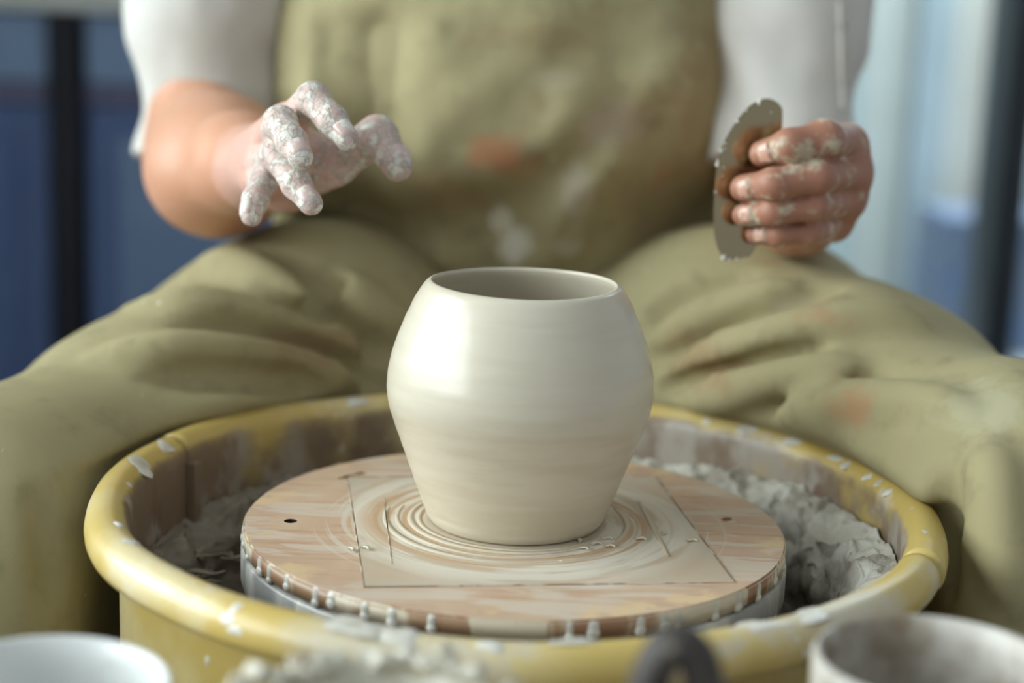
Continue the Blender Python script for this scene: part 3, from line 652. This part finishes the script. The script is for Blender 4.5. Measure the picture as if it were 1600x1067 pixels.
for z in zs_:
    hw = np.interp(z, [.03, .08, .14, .20, .27, .42], [.18, .188, .182, .178, .174, .13])
    x = TC[0]+xs_*hw
    y = np.full(nx, .2); P_ = np.stack([x, y, np.full(nx, z)], 1)
    for _ in range(80):
        d = torso_sdf(P_, .015); P_[:, 1] += np.clip(d, -.02, .05)*.8
    P_[:, 1] = np.minimum(P_[:, 1], .56)
    V.append(P_)
V = np.array(V).reshape(-1, 3); XZ = V[:, [0, 2]]; disp = .0022*fbm(V*16, 3)
for q_, wd, am in BF:
    dm = np.full(len(V), 9.)
    for a, b in zip(q_[:-1], q_[1:]):
        ab = b-a; t = np.clip(((XZ-a)@ab)/(ab@ab), 0, 1); dm = np.minimum(dm, np.linalg.norm(XZ-a-t[:, None]*ab, axis=1))
    disp = disp+am*np.exp(-(dm/wd)**2)
edge = np.abs(np.tile(xs_, nz)); disp = np.maximum(disp*1.7, -.013); V[:, 1] -= (disp+.003)*np.clip((1-edge)*6, .15, 1)
Qb = [(j*nx+i, j*nx+i+1, (j+1)*nx+i+1, (j+1)*nx+i) for j in range(nz-1) for i in range(nx-1)]
def bpt(px, py):
    p = at(px, py, .385); i = np.argmin(np.linalg.norm(XZ-np.array([p[0], p[2]]), axis=1)); return V[i]
bs = lambda px, py, rx, rz, col, amt=.7: dict(k='spot', c=bpt(px, py), r=(rx, .08, rz), col=col, amt=amt, scale=45)
m_bib = fabric('olive_apron_cloth', OL, [bs(772, 232, .024, .018, (176, 122, 88), .75), bs(800, 250, .03, .012, (172, 126, 92), .5), bs(960, 185, .03, .022, (186, 172, 150), .65), bs(895, 290, .016, .04, (196, 188, 168), .6), bs(805, 385, .017, .018, (222, 220, 204), .9), bs(783, 343, .011, .013, (214, 210, 190), .85),
        bs(885, 385, .013, .013, (206, 202, 182), .7), bs(870, 120, .026, .01, (186, 178, 150), .5), bs(700, 300, .04, .02, (158, 126, 90), .4), bs(1000, 60, .03, .03, (180, 174, 138), .4), bs(840, 60, .06, .012, (150, 128, 92), .4), bs(1110, 120, .03, .08, (140, 116, 76), .5)])
bib = new_obj('apron_bib', quads_mesh('apron_bib', V, Qb), m_bib, person); bib['label'] = 'olive apron bib smeared with clay'
sd = bib.modifiers.new('thickness', 'SOLIDIFY'); sd.thickness = .003; sd.offset = -1

# ---- the body: hands, arms, trunk, head as one figure
A = lambda x, y, Y: at(x, y, Y)
# person's right hand (left in the photo): open, fingers spread towards the camera
WR = A(400, 262, .185); EL = np.array([-.252, .43, .152])
HR = dict(index=([A(450, 192, .108), A(489, 155, .068), A(519, 189, .052), A(542, 217, .044)], [.0106, .0096, .0087, .0070]),
          middle=([A(424, 218, .105), A(438, 192, .060), A(456, 222, .040), A(470, 246, .030)], [.0106, .0096, .0086, .0071]),
          ring=([A(412, 254, .107), A(432, 242, .064), A(463, 288, .046), A(486, 318, .036)], [.0102, .0088, .0082, .0068]),
          pinky=([A(406, 284, .112), A(412, 280, .078), A(399, 312, .063), A(393, 337, .056)], [.0094, .0080, .0074, .0063]),
          thumb=([A(452, 285, .16), A(522, 255, .128), A(590, 213, .112), A(621, 259, .098)], [.0160, .0132, .0122, .0094]))
# person's left hand (right in the photo): closed on the rib
WL = A(1250, 338, .235); EL_L = np.array([.198, .43, .142])
HL = dict(index=([A(1322, 226, .168), A(1288, 217, .122), A(1233, 228, .113), A(1192, 240, .125)], [.0124, .0116, .0102, .0082]),
          middle=([A(1330, 270, .163), A(1276, 276, .113), A(1208, 288, .106), A(1162, 294, .122)], [.0122, .0103, .0097, .0083]),
          ring=([A(1322, 312, .165), A(1270, 322, .118), A(1207, 331, .110), A(1162, 336, .124)], [.0112, .0092, .0082, .0071]),
          pinky=([A(1302, 350, .172), A(1262, 362, .128), A(1216, 366, .120), A(1180, 367, .129)], [.0102, .0085, .0074, .0060]),
          thumb=([A(1262, 262, .21), A(1235, 240, .185), A(1195, 228, .168), A(1170, 225, .154)], [.0150, .0120, .0105, .0085]))
def hand_sdf(P, H, W, E, sl=1.):
    palm = None
    for nme in ('index', 'middle', 'ring', 'pinky'):
        mc = H[nme][0][0]; base = np.asarray(W)+(mc-np.asarray(W))*.12
        e = cap(P, base, mc, .0165, H[nme][1][0]*1.06); palm = e if palm is None else smin(palm, e, .014)
    th = H['thumb']; e = cap(P, np.asarray(W)*.75+th[0][0]*.25, th[0][0], .017, .0165); palm = smin(palm, e, .014)
    palm = smin(palm, cap(P, th[0][0], th[0][1], .0155, th[1][1]), .01)
    ic = (H['index'][0][0]+th[0][1]*1.0+th[0][0])/3; palm = smin(palm, ell(P, ic, (.016, .016, .016)), .014)
    F = None
    for nme, (pts, rad) in H.items():
        p0 = pts if nme != 'thumb' else pts[1:]; r0_ = rad if nme != 'thumb' else rad[1:]
        f = None
        for i in range(len(p0)-1):
            mid = (p0[i]+p0[i+1])/2; rm = (r0_[i]+r0_[i+1])/2*.955
            e = np.minimum(cap(P, p0[i], mid, r0_[i], rm), cap(P, mid, p0[i+1], rm, r0_[i+1])); f = e if f is None else smin(f, e, .0035)
        F = f if F is None else smin(F, f, .0012)
    d = smin(palm, F, .006)
    W = np.asarray(W); E = np.asarray(E); ax = E-W
    arm = chain(P, [W, W+ax*.22, W+ax*.55, W+ax*.8, E], [r_*sl for r_ in (.0255, .0285, .0375, .0420, .0405)], .03)
    return smin(d, arm, .018)
def armR(P):
    d = hand_sdf(P, HR, WR, EL); d = smin(d, cap(P, EL, (-.258, .49, .30), .043, .042), .02)
    return smin(d, ell(P, A(335, 268, .33), (.046, .07, .044)), .03)
def armL(P):
    d = hand_sdf(P, HL, WL, EL_L, .88); return smin(d, cap(P, EL_L, (.195, .49, .30), .034, .040), .03)
def trunk(P):
    d = torso_sdf(P, -.012)
    d = smin(d, cap(P, (-.24, .53, .42), (-.258, .49, .27), .045, .042), .03); d = smin(d, cap(P, (.205, .53, .42), (.213, .49, .27), .045, .042), .03)
    for s in (-1, 1): d = smin(d, chain(P, [(x*1.0, y+.012, z-.02) for x, y, z in LEG[s]], [r*.5 for r in LR], .03), .03)
    d = smin(d, cap(P, TC+(0, .05, .48), TC+(0, .04, .58), .052, .05), .03)
    hc = TC+np.array([0, .025, .68])
    h_ = smin(ell(P, hc+(0, .012, .02), (.074, .092, .088)), ell(P, hc+(0, -.012, -.045), (.058, .068, .068)), .04)
    h_ = smin(h_, cap(P, hc+(0, -.083, .012), hc+(0, -.098, -.022), .008, .013), .012)
    for s in (-1, 1):
        h_ = smax(h_, -ell(P, hc+(s*.031, -.094, .012), (.017, .014, .011)), .012); h_ = smin(h_, ell(P, hc+(s*.031, -.074, .010), (.013, .013, .012)), .004); h_ = smin(h_, ell(P, hc+(s*.076, .012, -.004), (.008, .018, .03)), .008)
    h_ = smin(h_, ell(P, hc+(0, -.078, -.058), (.024, .012, .009)), .006)
    return smin(d, h_, .02)
parts = []
P1, Q1 = surface_nets(armR, (-.34, -.01, .06), (-.03, .56, .32), .00165, cf=8); parts.append((P1, Q1))
P2, Q2 = surface_nets(armL, (.10, .08, .06), (.30, .56, .32), .00165, cf=8); parts.append((P2, Q2))
P3, Q3 = surface_nets(trunk, (-.44, -.06, -.5), (.44, .72, .84), .009, cf=4); parts.append((P3, Q3))
# nails
def nail(H, f, nrm, wide=1.0, lift=0., back=.0026):
    pts, rad = H[f]; a = pts[3]-pts[2]; a /= np.linalg.norm(a); n_ = np.array(nrm, float); n_ -= a*(n_@a); n_ /= np.linalg.norm(n_); s_ = np.cross(a, n_); r = rad[3]
    gu, gv = 9, 9; Vn = []
    for i in range(gu):
        u = -1+2*i/(gu-1)
        for j in range(gv):
            v = -1+2*j/(gv-1); phi = v*.86*wide; edge = max(abs(u), abs(v))**6
            lx = u*.0056-back; base = pts[3]+a*lx
            rr_ = r*(1.0 if u < .2 else math.sqrt(max(.1, 1-((u-.2)*.52)**2)))+.0010+lift-(.0019+lift)*edge
            if lx < 0: rr_ += (rad[2]-rad[3])*min(1, -lx/np.linalg.norm(pts[3]-pts[2]))*1.05+.0002
            w2 = 1-.12*max(0, -u)**3
            Vn.append(base+rr_*(n_*math.cos(phi*w2)+s_*math.sin(phi*w2)))
    Qn = [(i*gv+j, (i+1)*gv+j, (i+1)*gv+j+1, i*gv+j+1) for i in range(gu-1) for j in range(gv-1)]
    return np.array(Vn), np.array(Qn)
nails = [nail(HL, 'index', (-.05, -1, .12), 1., .0005, .0062), nail(HL, 'middle', (-.1, -1, .1), 1., .0005, .0062), nail(HL, 'ring', (-.1, -1, .15), 1., .0005, .0062), nail(HL, 'pinky', (-.1, -1, .2), 1., .0005, .0062), nail(HL, 'thumb', (0, 1, .2))]
nailsR = [nail(HR, 'index', (.15, -.8, .75)), nail(HR, 'middle', (-.05, -.55, .8)), nail(HR, 'ring', (.1, -.9, .6)), nail(HR, 'pinky', (-.7, -.8, .1)), nail(HR, 'thumb', (.8, -.5, .4))]
VS, QS, MI, off = [], [], [], 0
for p, q in parts: VS.append(p); QS.append(q+off); MI += [0]*len(q); off += len(p)
for p, q in nails: VS.append(p); QS.append(q+off); MI += [3 if (i_ // 8 < 1 or (i_ % 8 in (0, 7) and i_ // 8 < 6)) else 1 for i_ in range(len(q))]; off += len(p)
for p, q in nailsR: VS.append(p); QS.append(q+off); MI += [2]*len(q); off += len(p)
VB = np.concatenate(VS); me = quads_mesh('body', VB, np.concatenate(QS))
me.materials.append(m_skin); me.materials.append(m_nail); me.materials.append(m_nail_clay); me.materials.append(mat('clay_round_nail', (206, 192, 168), .55, [dict(k='noise', scale=200, lo=.45, hi=.6, col=(176, 128, 106))]))
me.polygons.foreach_set('material_index', MI)
body = new_obj('body', me, None, person)
# clay coverage: thick on the spread hand, patchy on the hand with the rib, none on the arms
n1, n2 = len(P1), len(P2)
coat = np.zeros(len(VB)); shaded = np.zeros(len(VB)); pink = np.zeros(len(VB))
dw = (P1-WR)@((EL-WR)/np.linalg.norm(EL-WR)); hw1 = np.clip(-dw/.09+.42, 0, 1)
fd = np.min([np.linalg.norm(P1-(H_[0]+t*(H_[1]-H_[0])), axis=1) for f in ('index', 'middle', 'ring', 'pinky', 'thumb') for H_ in zip(HR[f][0][1:-1], HR[f][0][2:]) for t in (0, .5, 1)], axis=0)
coat[:n1] = hw1*(.35+.6*np.clip(1-(fd-.012)/.02, 0, 1)); pink[:n1] = hw1
dw2 = (P2-WL)@((EL_L-WL)/np.linalg.norm(EL_L-WL)); hw2 = np.clip(-dw2/.05+.3, 0, 1)
smear = np.zeros(len(VB)); smear[n1:n1+n2] = hw2; coat[n1:n1+n2] = hw2*.2; shaded[n1:n1+n2] = .25+.75*hw2
kn = np.linalg.norm(P2-A(1305, 203, .125), axis=1); coat[n1:n1+n2] += .55*np.exp(-(kn/.014)**2)+.4*np.exp(-(np.linalg.norm(P2-A(1245, 385, .13), axis=1)/.014)**2)
for nme, arr in (('coat', coat), ('tan', shaded), ('pink', pink), ('smear', smear)):
    at_ = me.attributes.new(nme, 'FLOAT', 'POINT'); at_.data.foreach_set('value', arr.astype(np.float32))
# hair, brows, shoes
def hair_sdf(P):
    hc = TC+np.array([0, .025, .68]); d = ell(P, hc+(0, .026, .03), (.086, .098, .098)); d = smax(d, -ell(P, hc+(0, -.085, -.035), (.064, .072, .092)), .02)
    d = smax(d, hc[2]-.07-P[:, 2], .03)
    return smin(d, ell(P, hc+(0, .12, .05), (.045, .04, .045)), .02)+.003*np.sin(P[:, 0]*260+3*fbm(P*10, 2))
P, Q = surface_nets(hair_sdf, (-.14, .4, .58), (.10, .76, .84), .005, cf=4); new_obj('hair', quads_mesh('hair', P, Q), m_hair, person)['label'] = 'dark hair tied back in a bun'
m_shoe = mat('dark_canvas_shoe', (60, 58, 54), .7, [dict(k='noise', scale=30, lo=.5, hi=.6, col=(120, 116, 106))])
for s in (-1, 1):
    a = np.array(LEG[s][5])
    f_ = lambda P: smax(smin(smin(cap(P, (a[0], a[1]+.02, -.50), (a[0]+s*.02, a[1]-.15, -.52), .045, .036), cap(P, a+(0, 0, .02), (a[0], a[1]+.01, -.5), .045, .044), .03), ell(P, (a[0]+s*.02, a[1]-.13, -.52), (.048, .06, .034)), .02), FL+.001-P[:, 2], .004)
    P, Q = surface_nets(f_, a+(-.1, -.3, -.085), a+(.1, .12, .02), .006, cf=3); new_obj('shoe', quads_mesh('shoe', P, Q), m_shoe, person)

# ---- the rib in the hand: thin half-moon sheet of steel
rp = [(1195, 154), (1210, 157), (1221, 167), (1223, 178), (1221, 210), (1214, 250), (1206, 290), (1198, 330), (1188, 370), (1174, 398), (1160, 403), (1147, 405), (1136, 408), (1128, 400), (1120, 384), (1116, 360), (1115, 330), (1117, 290), (1121, 255), (1129, 228), (1142, 203), (1158, 180), (1175, 163)]
def rib_y(x, y): return .134+(x-1165)*.00010+(y-290)*(-.00003)
fr = []
for i in range(len(rp)):      # rounded outline
    p0, p1, p2, p3 = [np.array(rp[(i+d) % len(rp)], float) for d in (-1, 0, 1, 2)]
    for t in (0, .25, .5, .75): fr.append(.5*((2*p1)+(p2-p0)*t+(2*p0-5*p1+4*p2-p3)*t*t+(3*p1-p0-3*p2+p3)*t**3))
nf = len(fr); V = [A(x, y, rib_y(x, y)) for x, y in fr]+[A(x, y, rib_y(x, y))+np.array([0, .0011, 0]) for x, y in fr]
Fc = [tuple(range(nf))[::-1], tuple(range(nf, 2*nf))]+[(i, (i+1) % nf, nf+(i+1) % nf, nf+i) for i in range(nf)]
rib = new_obj('metal_rib', mesh_from('metal_rib', V, Fc), m_rib, None, smooth=False)
tag(rib, 'thin half-moon steel rib with flecks of clay, held in the right-hand side hand', 'pottery tool')
for i, (x, y, z_) in enumerate([(1127, 236, 1.), (1122, 252, .8), (1121, 258, 1.2), (1133, 224, .7), (1152, 190, .9), (1186, 160, 1.5), (1131, 402, 1.5), (1139, 406, 1.1), (1118, 300, .7), (1166, 173, .6), (1205, 176, .6), (1132, 232, .6), (1151, 404, .8), (1131, 262, .7), (1129, 275, .5)]):
    blob('clay_fleck', A(x, y, rib_y(x, y)), (0, -1, 0), (0, 0, 1), .0021*z_, .0024*z_, .0007+.0009*z_, m_slip, rib, i)
# stool
stool = empty('stool', (-.02, .56, 0)); tag(stool, 'low round stool under the seated person', 'stool')
m_stool = mat('stool_wood', (120, 92, 66), .5, [dict(k='noise', scale=20, sc=(1, 6, 1), lo=.4, hi=.7, col=(138, 108, 78))])
lathe('seat', [(0.001, -.165), (.15, -.165), (.16, -.157), (.16, -.137), (.15, -.13), (.001, -.13)], m_stool, stool, (-.02, .56, 0), n=48)
for x, y in ((-.09, -.09), (.09, -.09), (-.09, .09), (.09, .09)): lathe('leg', [(.001, FL), (.016, FL), (.018, -.164), (.001, -.164)], m_stool, stool, (-.02+x, .56+y, 0), n=16)

# ================================================================ bowls on the table in front
TT = -.05
tb = empty('work_table', (0, -.45, 0)); tag(tb, 'low work table in front of the wheel, under the bowls', 'table')
m_tab = mat('table_board', (150, 140, 124), .6, [dict(k='noise', scale=20, sc=(1, 5, 1), lo=.4, hi=.7, col=(166, 156, 140))])
box('tabletop', (-.45, -.62, TT-.02), (.45, -.236, TT), m_tab, tb, .002)
for x in (-.42, .42):
    for y in (-.6, -.27): box('leg', (x-.02, y-.02, FL), (x+.02, y+.02, TT-.02), m_tab, tb, .002)
m_enamel = mat('white_glazed_bowl', (222, 224, 222), .3, [dict(k='noise', scale=16, lo=.55, hi=.65, col=(196, 186, 168), amt=.7)], coat=.2)
m_rbowl = mat('clay_stained_bowl', (196, 192, 184), .45, [dict(k='noise', scale=18, lo=.3, hi=.5, col=(150, 138, 122)), dict(k='noise', scale=18, off=(3, 3, 3), lo=.55, hi=.65, col=(190, 184, 174)), dict(k='noise', scale=40, lo=.55, hi=.65, col=(122, 104, 82), amt=.7)], [dict(scale=60, s=.3, d=.002)])
def bowl(name, c, R, hgt, mt, t=.004, flare=.72, wob=None, fill=None):
    x, y, zr = c; z0 = zr-hgt
    prof = [(.001, z0), (R*flare*.9, z0), (R*flare, z0+.003)]
    for i in range(1, 9): u = i/8; prof.append((R*(flare+(1-flare)*math.sin(u*math.pi/2)**.9), z0+.003+(hgt-.005)*u))
    prof += [(R-t*.2, zr), (R-t*.5, zr+.0008), (R-t*.9, zr-.0006)]
    for i in range(7, -1, -1): u = i/8; prof.append((R*(flare+(1-flare)*math.sin(u*math.pi/2)**.9)-t, z0+.006+(hgt-.006)*u))
    prof.append((.001, z0+.006))
    return lathe(name, prof, mt, None, (x, y, 0), n=90, wob=wob)
c = at(60, 1070, -.305); b1 = bowl('glazed_bowl', (c[0], c[1], c[2]), .0505, c[2]-TT, m_enamel); tag(b1, 'white glazed bowl at the bottom left corner of the photo', 'bowl')
c = at(1466, 1030, -.285); b2 = bowl('stained_bowl', (c[0], c[1], c[2]), .0485, c[2]-TT, m_rbowl, flare=.85); tag(b2, 'clay-stained white bowl at the bottom right, grey-brown inside', 'bowl')
def lumpy(a, r, z):
    n = float(fbm(np.array([[math.cos(a)*7, math.sin(a)*7, z*60]]), 3)[0]); k_ = 1 if z > TT+.03 else 0
    return r+.0035*n*k_, z+.004*n*k_
c = at(590, 1116, -.35); b3 = bowl('clay_tub', (c[0], c[1], c[2]-.004), .0535, c[2]-TT-.004, m_slurry and mat('crusted_tub', (214, 210, 196), .6, [dict(k='noise', scale=40, lo=.45, hi=.6, col=(186, 178, 158)), dict(k='noise', scale=60, lo=.6, hi=.66, col=(140, 126, 104))], [dict(scale=90, s=.6, d=.003)]), t=.006, flare=.9, wob=lumpy)
tag(b3, 'tub with a lumpy clay-crusted rim at the bottom, left of centre', 'tub')
rng = np.random.RandomState(3)
for i in range(24):      # crumbs of clay stuck along its rim
    a = math.radians(rng.uniform(5, 175)); r = .0525+rng.uniform(-.003, .002); s = rng.uniform(.002, .0062)
    p0 = np.array([c[0]+r*math.cos(a), c[1]+r*math.sin(a), c[2]-.002+rng.uniform(0, .004)])
    f_ = lambda P: ell(P, p0, (s*1.3, s, s*.8))+.0024*fbm(P*210+i*3.1, 3)
    P, Q = surface_nets(f_, p0-.011, p0+.011, .0012, cf=2, margin=3); new_obj('clay_crumb', quads_mesh('clay_crumb', P, Q), b3.data.materials[0], b3)
# small grey tub with a dark arched handle
m_gtub = mat('grey_tub', (176, 172, 162), .5, [dict(k='noise', scale=30, lo=.5, hi=.6, col=(150, 144, 132))])
m_handle = mat('dark_rubber_handle', (58, 52, 48), .6, [dict(k='noise', scale=60, lo=.6, hi=.68, col=(120, 112, 100))])
c = at(1068, 1110, -.38); b4 = bowl('handled_tub', (c[0], c[1], c[2]-.006), .03, c[2]-TT-.006, m_gtub, flare=.92); tag(b4, 'small grey tub with a dark arched handle at the bottom, right of centre', 'tub')
hp = np.array([(c[0]-.014+.014*0, c[1], 0)]); ring = []
for i in range(25):
    t = math.pi*i/24; ring.append(np.array([c[0]-.011*math.cos(t), c[1]+.024, c[2]-.014+.028*math.sin(t)]))
V = []
for i, p in enumerate(ring):
    tg = ring[min(i+1, 24)]-ring[max(i-1, 0)]; tg /= np.linalg.norm(tg); e2 = np.array([0, 1., 0]); e1 = np.cross(tg, e2)
    for j in range(12): a = 2*math.pi*j/12; V.append(p+e1*.0072*math.cos(a)+e2*.009*math.sin(a))
Q = [(i*12+j, (i+1)*12+j, (i+1)*12+(j+1) % 12, i*12+(j+1) % 12) for i in range(24) for j in range(12)]
new_obj('handle', mesh_from('handle', V, Q), m_handle, b4)
